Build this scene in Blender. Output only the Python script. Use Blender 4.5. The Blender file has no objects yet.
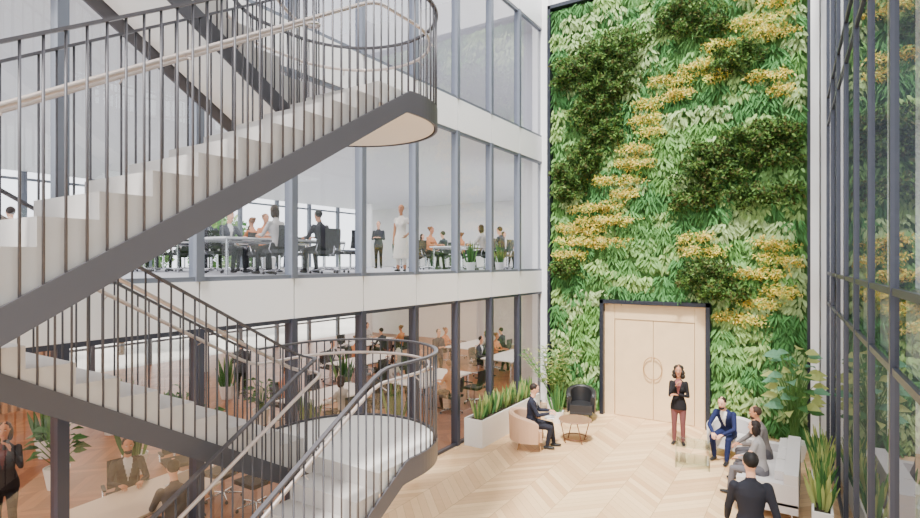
import bpy, math, random
import numpy as np
from mathutils import Vector, Matrix
random.seed(7); rng=np.random.default_rng(7)
scene=bpy.context.scene
COL=scene.collection
# ------------------------------------------------------------ materials
MC={}
def mat(name,col,rough=.5,metal=0.,spec=.5,noise=0,nscale=8,bump=0):
    if name in MC: return MC[name]
    m=bpy.data.materials.new(name); m.use_nodes=True
    nt=m.node_tree; b=nt.nodes['Principled BSDF']
    b.inputs['Base Color'].default_value=(*col,1); b.inputs['Roughness'].default_value=rough
    b.inputs['Metallic'].default_value=metal
    b.inputs['Specular IOR Level'].default_value=spec
    if noise or bump:
        tc=nt.nodes.new('ShaderNodeTexCoord'); n=nt.nodes.new('ShaderNodeTexNoise')
        n.inputs['Scale'].default_value=nscale; n.inputs['Detail'].default_value=4
        nt.links.new(tc.outputs['Object'],n.inputs['Vector'])
        if noise:
            r=nt.nodes.new('ShaderNodeValToRGB')
            r.color_ramp.elements[0].position=.3; r.color_ramp.elements[1].position=.7
            r.color_ramp.elements[0].color=(*[c*(1-noise) for c in col],1)
            r.color_ramp.elements[1].color=(*[min(1,c*(1+noise)) for c in col],1)
            nt.links.new(n.outputs['Fac'],r.inputs['Fac']); nt.links.new(r.outputs['Color'],b.inputs['Base Color'])
        if bump:
            bp=nt.nodes.new('ShaderNodeBump'); bp.inputs['Strength'].default_value=bump
            nt.links.new(n.outputs['Fac'],bp.inputs['Height']); nt.links.new(bp.outputs['Normal'],b.inputs['Normal'])
    MC[name]=m; return m
def srgb(r,g,b):
    f=lambda c:(c/255/12.92) if c/255<=.04045 else ((c/255+.055)/1.055)**2.4
    return (f(r),f(g),f(b))
def glass(name,tint,base=.05,k=.95,gcol=(1,1,1)):
    m=bpy.data.materials.new(name); m.use_nodes=True; nt=m.node_tree
    for n in list(nt.nodes): nt.nodes.remove(n)
    o=nt.nodes.new('ShaderNodeOutputMaterial'); mx=nt.nodes.new('ShaderNodeMixShader')
    t=nt.nodes.new('ShaderNodeBsdfTransparent'); g=nt.nodes.new('ShaderNodeBsdfGlossy')
    t.inputs['Color'].default_value=(*tint,1); g.inputs['Roughness'].default_value=.0; g.inputs['Color'].default_value=(*gcol,1)
    lw=nt.nodes.new('ShaderNodeLayerWeight'); lw.inputs['Blend'].default_value=.5
    p=nt.nodes.new('ShaderNodeMath'); p.operation='POWER'; p.inputs[1].default_value=5
    a=nt.nodes.new('ShaderNodeMath'); a.operation='MULTIPLY_ADD'; a.inputs[1].default_value=k; a.inputs[2].default_value=base
    a.use_clamp=True
    nt.links.new(lw.outputs['Facing'],p.inputs[0]); nt.links.new(p.outputs[0],a.inputs[0])
    nt.links.new(a.outputs[0],mx.inputs[0]); nt.links.new(t.outputs[0],mx.inputs[1]); nt.links.new(g.outputs[0],mx.inputs[2])
    nt.links.new(mx.outputs[0],o.inputs[0]); return m
def wood_chevron(name,cA,cB,w=.72,pw=.19,rough=.35):
    m=bpy.data.materials.new(name); m.use_nodes=True; nt=m.node_tree; N=nt.nodes; L=nt.links
    b=N['Principled BSDF']; b.inputs['Roughness'].default_value=rough
    tc=N.new('ShaderNodeTexCoord'); sp=N.new('ShaderNodeSeparateXYZ'); L.new(tc.outputs['Object'],sp.inputs[0])
    def M(op,a,bv=None,c=None):
        n=N.new('ShaderNodeMath'); n.operation=op
        for i,v in enumerate((a,bv,c)):
            if v is None: continue
            if isinstance(v,(int,float)): n.inputs[i].default_value=v
            else: L.new(v,n.inputs[i])
        return n.outputs[0]
    X,Y=sp.outputs[0],sp.outputs[1]
    pp=M('PINGPONG',X,w); v=M('ADD',Y,pp); vi=M('DIVIDE',v,pw); idx=M('FLOOR',vi); u=M('DIVIDE',X,w); ui=M('FLOOR',u)
    cb=N.new('ShaderNodeCombineXYZ'); L.new(idx,cb.inputs[0]); L.new(ui,cb.inputs[1])
    wn=N.new('ShaderNodeTexWhiteNoise'); wn.noise_dimensions='2D'; L.new(cb.outputs[0],wn.inputs['Vector'])
    fr=M('FRACT',vi); l1=M('LESS_THAN',fr,.035); fu=M('FRACT',u); l2=M('LESS_THAN',fu,.012); ln=M('MAXIMUM',l1,l2)
    no=N.new('ShaderNodeTexNoise'); no.inputs['Scale'].default_value=9; no.inputs['Detail'].default_value=5
    L.new(tc.outputs['Object'],no.inputs['Vector'])
    f=M('MULTIPLY_ADD',no.outputs['Fac'],.3,M('MULTIPLY',wn.outputs['Value'],.85))
    r=N.new('ShaderNodeValToRGB'); r.color_ramp.elements[0].color=(*cA,1); r.color_ramp.elements[1].color=(*cB,1); L.new(f,r.inputs[0])
    mx=N.new('ShaderNodeMixRGB'); mx.inputs[2].default_value=(cA[0]*.5,cA[1]*.45,cA[2]*.38,1)
    L.new(M('MULTIPLY',ln,.75),mx.inputs[0]); L.new(r.outputs[0],mx.inputs[1]); L.new(mx.outputs[0],b.inputs['Base Color'])
    return m
def leafmat(name,attr=True,col=(.1,.3,.05)):
    m=bpy.data.materials.new(name); m.use_nodes=True; nt=m.node_tree; N=nt.nodes; L=nt.links
    b=N['Principled BSDF']; b.inputs['Roughness'].default_value=.65; o=N['Material Output']; b.inputs['Specular IOR Level'].default_value=.2
    tr=N.new('ShaderNodeBsdfTranslucent'); mx=N.new('ShaderNodeMixShader'); mx.inputs[0].default_value=.3
    if attr:
        a=N.new('ShaderNodeAttribute'); a.attribute_name='Col'
        L.new(a.outputs['Color'],b.inputs['Base Color']); L.new(a.outputs['Color'],tr.inputs['Color'])
    else:
        b.inputs['Base Color'].default_value=(*col,1); tr.inputs['Color'].default_value=(*col,1)
    L.new(b.outputs[0],mx.inputs[1]); L.new(tr.outputs[0],mx.inputs[2]); L.new(mx.outputs[0],o.inputs[0]); return m
WHITE=mat('white_paint',(.84,.84,.84),.5); OFFW=mat('offwhite_plaster',(.80,.78,.75),.6)
PANEL=mat('white_metal_panel',(.84,.84,.85),.35)
STEEL=mat('dark_grey_steel',srgb(80,78,83),.45,.15); MULL=mat('grey_aluminium',srgb(106,112,124),.4,.2)
DMULL=mat('slate_aluminium',srgb(60,63,76),.35,.2); BLACK=mat('black_plastic',(.02,.02,.025),.5)
FRAME=mat('anthracite_frame',srgb(40,44,54),.4,.3)
CONC=mat('pale_concrete',srgb(188,183,179),.6,noise=.05,nscale=5)
LAND=mat('landing_stone',srgb(226,223,219),.5); CARPET=mat('grey_carpet',srgb(172,173,180),.9,noise=.05,nscale=30)
CHAMP=mat('brushed_champagne_metal',srgb(205,190,182),.3,.6); CHROME=mat('chrome',(.7,.7,.72),.15,1)
OAK=mat('light_oak',srgb(230,200,158),.45,noise=.05,nscale=3); OAKD=mat('oak_edge',srgb(180,140,95),.5)
LSOFA=mat('light_grey_fabric',srgb(208,203,201),.85,bump=.05,nscale=120); BEIGE=mat('beige_fabric',srgb(205,168,138),.85,bump=.05,nscale=120)
SOIL=mat('soil',(.05,.035,.02),.9,noise=.3,nscale=30); POTW=mat('white_ceramic',(.8,.79,.77),.35)
GLF=glass('facade_glass',(.90,.91,.95),.10); GL2=glass('upper_facade_glass',(.80,.80,.88),.22)
GLG=glass('ground_glass',(.94,.89,.84),.07); GLR=glass('atrium_side_glass',(.74,.78,.77),.10,.7,(.95,.95,.97))
GLT=glass('table_glass',(.85,.92,.9),.1)
FLOORW=wood_chevron('oak_chevron',srgb(202,158,114),srgb(236,202,156))
FLOOROF=wood_chevron('office_oak_chevron',srgb(125,74,44),srgb(170,112,72))
# ------------------------------------------------------------ mesh builder
class MB:
    def __init__(s): s.v=[];s.f=[];s.m=[]
    def add(s,vs,fs,m=0):
        o=len(s.v); s.v.extend([tuple(v) for v in vs]); s.f.extend([tuple(i+o for i in f) for f in fs]); s.m.extend([m]*len(fs))
    def box(s,c,d,m=0,rz=0,M=None):
        x,y,z=d[0]/2,d[1]/2,d[2]/2; cs,sn=math.cos(rz),math.sin(rz)
        vs=[]
        for X,Y,Z in [(-x,-y,-z),(x,-y,-z),(x,y,-z),(-x,y,-z),(-x,-y,z),(x,-y,z),(x,y,z),(-x,y,z)]:
            p=Vector((X*cs-Y*sn+c[0],X*sn+Y*cs+c[1],Z+c[2]))
            vs.append(M@p if M else p)
        s.add(vs,[(0,3,2,1),(4,5,6,7),(0,1,5,4),(1,2,6,5),(2,3,7,6),(3,0,4,7)],m)
    def bb(s,x0,x1,y0,y1,z0,z1,m=0): s.box(((x0+x1)/2,(y0+y1)/2,(z0+z1)/2),(x1-x0,y1-y0,z1-z0),m)
    def cyl(s,p0,p1,r0,r1=None,n=12,m=0):
        r1=r0 if r1 is None else r1
        p0=Vector(p0);p1=Vector(p1);a=(p1-p0).normalized(); u=a.orthogonal().normalized(); w=a.cross(u)
        vs=[]
        for p,r in ((p0,r0),(p1,r1)):
            for i in range(n):
                t=2*math.pi*i/n; vs.append(p+u*math.cos(t)*r+w*math.sin(t)*r)
        fs=[(i,(i+1)%n,n+(i+1)%n,n+i) for i in range(n)]+[tuple(range(n))[::-1],tuple(range(n,2*n))]
        s.add(vs,fs,m)
    def tube(s,pts,r,n=8,m=0):
        pts=[Vector(p) for p in pts]; k=len(pts); vs=[]
        for i,p in enumerate(pts):
            a=(pts[min(i+1,k-1)]-pts[max(i-1,0)]).normalized()
            u=a.cross(Vector((0,0,1)))
            u=u.normalized() if u.length>1e-4 else Vector((1,0,0)); w=a.cross(u).normalized()
            rr=r[i] if isinstance(r,(list,tuple)) else r
            for j in range(n):
                t=2*math.pi*j/n; vs.append(p+u*math.cos(t)*rr+w*math.sin(t)*rr)
        fs=[(i*n+j,i*n+(j+1)%n,(i+1)*n+(j+1)%n,(i+1)*n+j) for i in range(k-1) for j in range(n)]
        fs+=[tuple(range(n))[::-1],tuple(range((k-1)*n,k*n))]; s.add(vs,fs,m)
    def ell(s,c,r,m=0,T=None,nu=14,nv=9,noise=0):
        vs=[];
        for i in range(nv+1):
            ph=math.pi*i/nv
            for j in range(nu):
                t=2*math.pi*j/nu; q=1+(random.uniform(-noise,noise) if noise else 0)
                p=Vector((c[0]+r[0]*q*math.sin(ph)*math.cos(t),c[1]+r[1]*q*math.sin(ph)*math.sin(t),c[2]+r[2]*q*math.cos(ph)))
                vs.append(T(p) if T else p)
        fs=[(i*nu+j,(i+1)*nu+j,(i+1)*nu+(j+1)%nu,i*nu+(j+1)%nu) for i in range(nv) for j in range(nu)]
        s.add(vs,fs,m)
    def lathe(s,c,prof,n=20,m=0):
        vs=[]
        for r,z in prof:
            for j in range(n):
                t=2*math.pi*j/n; vs.append((c[0]+r*math.cos(t),c[1]+r*math.sin(t),c[2]+z))
        k=len(prof); fs=[(i*n+j,i*n+(j+1)%n,(i+1)*n+(j+1)%n,(i+1)*n+j) for i in range(k-1) for j in range(n)]
        fs+=[tuple(range(n))[::-1],tuple(range((k-1)*n,k*n))]; s.add(vs,fs,m)
    def leaf(s,p,d,nrm,L,W,m=0,bend=.15):
        d=Vector(d).normalized(); sd=d.cross(Vector(nrm)); sd=sd.normalized() if sd.length>1e-3 else d.orthogonal().normalized()
        nn=sd.cross(d); p=Vector(p); f=lambda a,b,c:p+sd*a*W+d*b*L+nn*c*L
        s.add([f(0,0,0),f(-.42,.25,.04),f(-.5,.55,.02),f(0,1,-bend),f(.5,.55,.02),f(.42,.25,.04),f(0,.3,-.02),f(0,.6,-.03)],
              [(0,6,1),(1,6,7,2),(2,7,3),(3,7,4),(4,7,6,5),(5,6,0)],m)
    def blade(s,p,d,L,W,m=0,droop=0.):
        p=Vector(p); d=Vector(d).normalized(); a=random.uniform(0,6.28); sd=Vector((math.cos(a),math.sin(a),0)); sd=(sd-d*sd.dot(d)).normalized()
        nn=d.cross(sd); vs=[];K=5; ws=[.55,.9,1,.75,.05]
        for i in range(K):
            t=i/(K-1); c=p+d*L*t+Vector((d.x,d.y,-.8))*droop*t*t*L
            for o in (-1,0,1): vs.append(c+sd*o*W*.5*ws[i]+nn*(W*.15*abs(o)))
        s.add(vs,[(i*3+j,i*3+j+1,i*3+4+j,i*3+3+j) for i in range(K-1) for j in (0,1)],m)
    def build(s,name,mats,parent=None,smooth=False,bevel=0,seg=2,loc=None,rz=0):
        me=bpy.data.meshes.new(name); me.from_pydata(s.v,[],s.f); me.update()
        for m in mats: me.materials.append(m)
        me.polygons.foreach_set('material_index',s.m)
        if smooth: me.polygons.foreach_set('use_smooth',[True]*len(s.f))
        o=bpy.data.objects.new(name,me); COL.objects.link(o)
        if parent: o.parent=parent
        if loc: o.location=loc
        o.rotation_euler[2]=rz
        if bevel:
            b=o.modifiers.new('bevel','BEVEL'); b.width=bevel; b.segments=seg; b.limit_method='ANGLE'; b.angle_limit=math.radians(40)
        return o
def empty(name,loc=(0,0,0)):
    e=bpy.data.objects.new(name,None); e.location=loc; COL.objects.link(e); return e
def dup(o,name,loc,rz=0,sc=1):
    n=bpy.data.objects.new(name,o.data); n.location=loc; n.rotation_euler[2]=rz; n.scale=(sc,sc,sc); COL.objects.link(n)
    for md in o.modifiers:
        if md.type=='BEVEL':
            b=n.modifiers.new('bevel','BEVEL'); b.width=md.width; b.segments=md.segments; b.limit_method='ANGLE'; b.angle_limit=md.angle_limit
    return n
# ------------------------------------------------------------ camera
cam=bpy.data.cameras.new('camera'); co=bpy.data.objects.new('camera',cam); COL.objects.link(co)
co.location=(0,0,4.05); co.rotation_euler=(math.pi/2,0,math.radians(32.62))
cam.sensor_width=36; cam.lens=21.5; cam.shift_y=.0033; cam.clip_start=.05; cam.clip_end=300; scene.camera=co
# ------------------------------------------------------------ shell
XF=-6.6; YW=14.65
def simple(name,x0,x1,y0,y1,z0,z1,m,**k):
    b=MB(); b.bb(x0,x1,y0,y1,z0,z1); return b.build(name,[m],**k)
simple('floor',XF,9,-7,15.2,-.2,0,FLOORW)
simple('floor_office',-22,XF,-7,24,-.2,0,FLOOROF)
simple('ground_outside',-90,60,-60,80,-.5,-.25,mat('pale_paving',(.5,.5,.48),.8,noise=.1,nscale=.5))
for nm,z in (('first',3.8),('second',7.65),('third',11.5)):
    simple('floor_'+nm,-22,XF-.08,-7,24,z-.2,z,CARPET); simple('ceiling_under_'+nm,-22,XF-.08,-7,24,z-.6,z-.2,WHITE)
    simple('floor_east_'+nm,.85,9,-7,15.2,z-.2,z,CARPET); simple('ceiling_east_under_'+nm,.85,9,-7,15.2,z-.6,z-.2,WHITE)
simple('wall_north_white',XF-.1,9,YW+.32,YW+.55,0,12.6,WHITE)
simple('wall_office_return',XF-.9,XF-.1,YW+.3,YW+.55,0,11.5,WHITE)
simple('wall_office_end',-22,XF-.9,24,24.2,0,11.5,OFFW)
b=MB(); b.bb(-18.3,-18.2,-6.9,7.0,0,3.14)
for k in range(0,69): b.bb(-18.2,-18.14,-6.85+.2*k,-6.85+.2*k+.11,0,3.14,1)
b.build('wall_slatted_timber',[mat('brown_backing',srgb(130,98,76),.7),mat('walnut_slats',srgb(188,142,104),.5,noise=.12,nscale=3)])
for i,(z0,z1) in enumerate(((3.2,3.8),(6.95,7.65),(10.8,11.6))):
    b=MB()
    for k in range(-1,14):
        y1=14.75-1.52*k; b.bb(XF-.08,XF+.03,y1-1.52+.012,y1-.012,z0,z1)
    b.build('trim_%d'%(i+1),[PANEL])
mull=[14.75-1.52*k for k in range(0,14)]
for i,(z0,z1,g) in enumerate(((0,3.2,GLG),(3.8,6.95,GLF),(7.65,10.8,GL2))):
    e=empty('window_%d'%(i+1))
    b=MB()
    for y in mull: b.bb(XF-.12,XF+.05,y-.055,y+.055,z0,z1)
    b.bb(XF-.06,XF+.02,mull[-1],mull[0],z0,z0+.06); b.bb(XF-.06,XF+.02,mull[-1],mull[0],z1-.06,z1)
    b.build('mullions_%d'%(i+1),[MULL if i else DMULL],parent=e)
    b=MB()
    for k in range(len(mull)-1):
        y0,y1=mull[k+1]+.05,mull[k]-.05; b.add([(XF-.03,y0,z0),(XF-.03,y1,z0),(XF-.03,y1,z1),(XF-.03,y0,z1)],[(0,1,2,3)])
    b.build('panes_%d'%(i+1),[g],parent=e)
def RX(y): return .57+(y-4.4)*(-.31/10.25)
e=empty('window_4'); b=MB(); g=MB(); rz=math.atan(.31/10.25)
ysr=[14.35-1.45*k for k in range(0,15)]
for y in ysr: b.box((RX(y)+.08,y,5.8),(.16,.07,11.6),0,rz)
for za,zb in ((0,.1),(3.14,3.2),(3.78,3.84),(7.0,7.06),(7.6,7.66),(10.85,10.95),(11.45,11.6)):
    y0,y1=ysr[-1],ysr[0]; b.box(((RX(y0)+RX(y1))/2+.085,(y0+y1)/2,(za+zb)/2),(.15,y1-y0,zb-za),0,rz)
for k in range(len(ysr)-1):
    y0,y1=ysr[k+1],ysr[k]; g.add([(RX(y0)+.03,y0,0),(RX(y1)+.03,y1,0),(RX(y1)+.03,y1,11.5),(RX(y0)+.03,y0,11.5)],[(0,1,2,3)])
b.build('mullions_4',[DMULL],parent=e); g.build('panes_4',[GLR],parent=e)
b=MB()
for z0,z1 in ((3.2,3.78),(7.06,7.6)):
    y0,y1=ysr[-1],ysr[0]; b.box(((RX(y0)+RX(y1))/2+.12,(y0+y1)/2,(z0+z1)/2),(.04,y1-y0,z1-z0),0,rz)
b.build('trim_4',[mat('spandrel_grey',srgb(180,182,188),.3)])
e=empty('window_6'); b=MB()
for k in range(0,11): b.bb(8.9,9.0,-6.8+2.1*k-.06,-6.8+2.1*k+.06,0,11.5)
for z in (1.0,3.1,4.8,6.9,8.6,10.8): b.bb(8.92,8.98,-7,15.2,z-.03,z+.03)
b.build('frames_6',[MULL],parent=e)
b=MB(); b.bb(-.02,.14,YW-.25,YW+.3,0,12.6); b.bb(.17,.27,YW-.12,YW+.3,0,12.6)
b.build('trim_5',[WHITE]); b=MB(); b.bb(XF-.02,XF+.22,YW+.02,YW+.3,0,12.6); b.build('trim_6',[WHITE])
e=empty('window_5'); b=MB()
for k in range(0,16):
    y=-6.8+2.05*k; b.bb(-22.1,-21.95,y-.08,y+.08,0,11.5)
for z in (.9,3.0,4.7,6.8,8.5,10.7): b.bb(-22.08,-21.98,-7,24,z-.04,z+.04)
b.build('frames_5',[MULL],parent=e)
for i,(x,y) in enumerate([(-19,3),(-19,12),(-19,21)]):
    b=MB()
    for z0,z1 in ((0,3.14),(3.8,6.98),(7.65,10.83)): b.cyl((x,y,z0),(x,y,z1),.22,n=24)
    b.build('column',[WHITE],smooth=False)
def area(name,loc,sx,sy,pw,rot=(0,0,0),col=(1,.97,.93)):
    l=bpy.data.lights.new(name,'AREA'); l.shape='RECTANGLE'; l.size=sx; l.size_y=sy; l.energy=pw; l.color=col
    o=bpy.data.objects.new(name,l); o.location=loc; o.rotation_euler=rot; COL.objects.link(o)
area('ceiling_light',(-13,9,3.16),11,26,950,col=(1,.94,.88)); area('ceiling_light',(-13,9,7.01),11,26,2200); area('ceiling_light',(-13,9,10.86),11,26,1600)
area('ceiling_light',(4.9,5,3.16),7,18,600); area('ceiling_light',(4.9,5,7.01),7,18,600)
# door
e=empty('door_1'); X0,X1=-4.77,-2.06; yf=YW-.0
b=MB(); b.bb(X0,X0+.1,yf-.30,yf+.3,0,3.05); b.bb(X1-.1,X1,yf-.30,yf+.3,0,3.05); b.bb(X0,X1,yf-.30,yf+.3,2.95,3.05)
b.build('frame',[FRAME],parent=e,bevel=.006)
b=MB()
b.bb(X0+.1,X0+.36,yf-.16,yf+.1,0,2.95); b.bb(X1-.36,X1-.1,yf-.16,yf+.1,0,2.95); b.bb(X0+.365,X1-.365,yf-.16,yf+.1,2.55,2.95)
b.build('oak_surround',[OAK],parent=e,bevel=.004)
xm=(X0+X1)/2; b=MB(); b.bb(X0+.375,xm-.006,yf-.14,yf-.08,.01,2.54); b.bb(xm+.006,X1-.375,yf-.14,yf-.08,.01,2.54); b.build('leaves',[OAK],parent=e,bevel=.004)
b=MB()
for sgn in (-1,1):
    pts=[(xm+sgn*(.03+.2*math.sin(math.pi*i/14)),yf-.2,1.05+.28*(1-math.cos(math.pi*i/14))*.5*2) for i in range(15)]
    b.tube(pts,.012,6); b.cyl(pts[0],(pts[0][0],yf-.14,pts[0][2]),.01,n=6); b.cyl(pts[-1],(pts[-1][0],yf-.14,pts[-1][2]),.01,n=6)
b.build('pull_handles',[OAKD],parent=e,smooth=True)
# ------------------------------------------------------------ green wall
gw=empty('living_green_wall')
GX0,GX1,GZ=-6.22,-.08,11.2
b=MB()
b.bb(GX0-.09,GX0,YW-.22,YW+.3,0,GZ+.1); b.bb(GX1,GX1+.06,YW-.22,YW+.3,0,GZ+.1); b.bb(GX0-.09,GX1+.06,YW-.22,YW+.3,GZ,GZ+.1)
b.build('steel_frame',[FRAME],parent=gw)
b=MB(); b.bb(GX0,X0,YW,YW+.3,0,GZ); b.bb(X1,GX1,YW,YW+.3,0,GZ); b.bb(X0,X1,YW,YW+.3,3.05,GZ)
b.build('planting_felt',[mat('moss_felt',srgb(80,122,62),.9,noise=.4,nscale=6)],parent=gw)
def leaves(name,P,D,Nn,L,W,C,parent,bend=.15):
    n=len(P); D=D/np.linalg.norm(D,axis=1,keepdims=True); S=np.cross(D,Nn); S/=np.linalg.norm(S,axis=1,keepdims=True)+1e-9; Q=np.cross(S,D)
    T=np.array([(0,0,0),(-.45,.3,.05),(-.4,.65,0),(0,1,-bend),(.4,.65,0),(.45,.3,.05),(0,.5,-.04)])
    F=np.array([(0,6,1),(1,6,2),(2,6,3),(3,6,4),(4,6,5),(5,6,0)])
    V=P[:,None,:]+S[:,None,:]*(T[None,:,0:1]*W[:,None,None])+D[:,None,:]*(T[None,:,1:2]*L[:,None,None])+Q[:,None,:]*(T[None,:,2:3]*L[:,None,None])
    V=V.reshape(-1,3); FF=(F[None]+7*np.arange(n)[:,None,None]).reshape(-1,3)
    me=bpy.data.meshes.new(name); me.vertices.add(len(V)); me.vertices.foreach_set('co',V.ravel().astype(np.float32))
    me.loops.add(len(FF)*3); me.loops.foreach_set('vertex_index',FF.ravel().astype(np.int32))
    me.polygons.add(len(FF)); me.polygons.foreach_set('loop_start',(np.arange(len(FF))*3).astype(np.int32))
    me.update(calc_edges=True)
    a=me.color_attributes.new('Col','FLOAT_COLOR','POINT'); cc=np.ones((n,7,4)); cc[:,:,:3]=np.clip(C[:,None,:],0,.9)
    a.data.foreach_set('color',cc.ravel().astype(np.float32)); me.materials.append(LEAFM)
    me.validate()
    o=bpy.data.objects.new(name,me); COL.objects.link(o); o.parent=parent; return o
LEAFM=leafmat('foliage')
# horizontal planting strips: (x centre, z, half length)
strips=[(-.9,10.35,.6),(-.6,10.0,.55),(-1.1,9.65,.8),(-.75,9.3,.6),(-1.75,9.2,.55),(-2.2,8.85,.75),(-1.9,8.5,.3),(-2.95,8.6,.6),(-2.75,8.25,.45),(-3.5,8.1,.5),(-3.6,7.72,.45),(-3.45,7.35,.4),(-3.9,7.0,.5),(-3.85,6.6,.65),(-4.35,6.2,.75),(-4.15,5.85,.45),(-4.9,5.5,.8),(-4.6,5.15,.95),(-5.4,4.95,.75),(-5.0,4.6,1.1),(-5.55,4.25,.55),
 (-2.35,4.65,.45),(-2.2,4.3,.55),(-.75,4.45,.55),(-.6,4.1,.5),(-1.0,3.8,.65),(-.6,3.4,.5),(-1.05,3.1,.45),(-1.45,2.75,.65),(-.9,8.3,.5),(-.55,7.95,.35)]
yel=[]
for (x,z,hl) in strips:
    for q in (-.5,.5): yel.append((x+q*hl*.7+random.uniform(-.08,.08),z+random.uniform(-.04,.04)-.03*q,hl*.62,.15))
darkm=[(-4.4,9.7,.95,.42),(-4.9,9.25,1.0,.4),(-4.6,8.75,.9,.35),(-4.9,8.2,.7,.35),(-4.7,7.6,.6,.4),(-5.1,7.0,.6,.35),(-5.5,6.45,.65,.35),(-5.65,5.95,.5,.25),(-5.75,3.9,.45,.3),(-2.6,10.2,.6,.5),(-2.2,9.75,.5,.3),(-1.5,8.85,.6,.35),(-.9,6.95,.85,.35),(-1.5,6.6,1.1,.35),(-2.1,6.15,.8,.3),(-2.4,5.6,.6,.28),(-.9,5.6,.75,.28),(-2.2,3.8,.6,.3),(-1.8,3.4,.7,.28),(-.6,6.4,.45,.25)]
dark=[]
for (x,z,rx,rz_) in darkm:
    dark.append((x,z,rx,rz_))
    for q in range(3): dark.append((x+random.uniform(-.9,.9)*rx,z+random.uniform(-.8,.8)*rz_,rx*.38,rz_*.55))
def indoor(x,z,m=.0): return (x>X0-m)&(x<X1+m)&(z<3.1+m)
Ps=[];Ds=[];Ls=[];Ws=[];Cs=[]
greens=np.array([srgb(136,180,106),srgb(108,158,88),srgb(158,192,116),srgb(90,145,82),srgb(172,198,136),srgb(118,168,88)])
nx,nz=15,27
for i in range(nx):
    for j in range(nz):
        cx=GX0+(i+.5+rng.uniform(-.25,.25))*(GX1-GX0)/nx; cz=(j+.5+rng.uniform(-.25,.25))*GZ/nz
        kind=int((math.sin(cx*1.3+cz*.8)+math.sin(cz*1.7-cx*.9)+2)*1.4+rng.uniform(0,1.3))%6
        n=64; a=rng.uniform(0,2*math.pi,n); r=np.sqrt(rng.uniform(0,1,n))*.27
        x=cx+np.cos(a)*r; z=cz+np.sin(a)*r*.8+.06
        d=np.stack([np.cos(a)*.6+rng.normal(0,.15,n),-rng.uniform(.1,.5,n),np.sin(a)*.35-.85+rng.normal(0,.15,n)],1)
        L=rng.uniform(.13,.25,n)*(1.15 if kind%2 else .9); W=L*(.2 if kind%2 else .4)
        c=greens[kind]*rng.uniform(.7,1.15,(n,1))
        ok=~indoor(x,z,.06)&(x>GX0+.06)&(x<GX1-.06)&(z>.12)&(z<GZ-.03)
        Ps.append(np.stack([x,np.full(n,YW)-rng.uniform(.01,.1,n)-.04*np.sin((z*27/GZ)*6.28)**2-rng.uniform(0,.1),z],1)[ok]);Ds.append(d[ok]);Ls.append(L[ok]);Ws.append(W[ok]);Cs.append(c[ok])
P=np.concatenate(Ps); Nn=np.tile(np.array([0,-1.,.5]),(len(P),1))+rng.normal(0,.2,(len(P),3))
leaves('fern_foliage',P,np.concatenate(Ds),Nn,np.concatenate(Ls),np.concatenate(Ws),np.concatenate(Cs),gw)
def bushes(name,blobs,dens,dep,Lr,wf,cols,updir=0.,sel=None):
    Ps=[];Ls=[];Cs=[]
    for (x,z,rx,rz_) in blobs:
        n=int(dens*rx*rz_); a=rng.uniform(0,2*math.pi,n); r=rng.uniform(0,1,n)**.55
        lump=1+.2*np.sin(a*5+x*7)+.14*np.sin(a*9+z*5)
        px=x+np.cos(a)*r*rx*lump; pz=z+np.sin(a)*r*rz_*lump
        sub=.7+.3*np.sin(px*9+z)*np.sin(pz*11+x); dd=dep*rng.uniform(.8,1.3)
        py=YW-.14-dd*np.sqrt(np.clip(1-r*r,0,1))*sub*rng.uniform(.6,1,n)
        ok=(px>GX0+.05)&(px<GX1-.05)&(pz<GZ-.03)&~indoor(px,pz,.05)
        Ps.append(np.stack([px,py,pz],1)[ok]); k=ok.sum(); Ls.append(rng.uniform(*Lr,k))
        cc=cols[rng.integers(0,len(cols),k)]*rng.uniform(.65,1.25,(k,1))*rng.uniform(.85,1.2)
        Cs.append(cc)
    P=np.concatenate(Ps);n=len(P); D=rng.normal(0,1,(n,3))+np.array([0,-.5,updir]); Nn=rng.normal(0,.6,(n,3))+np.array([0,-1,.6]); L=np.concatenate(Ls)
    leaves(name,P,D,Nn,L,L*wf,np.concatenate(Cs),gw)
bushes('dark_shrubs',dark,3300,.6,(.06,.12),.5,np.array([srgb(62,92,42),srgb(80,114,50),srgb(52,80,38),srgb(102,132,62),srgb(88,90,48)]),updir=.3)
bushes('yellow_flowers',yel,3900,.34,(.05,.1),.4,np.array([srgb(236,204,86),srgb(242,212,108),srgb(218,192,88),srgb(180,190,92),srgb(248,208,76),srgb(230,215,135),srgb(150,180,95)]),updir=-.3)
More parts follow.
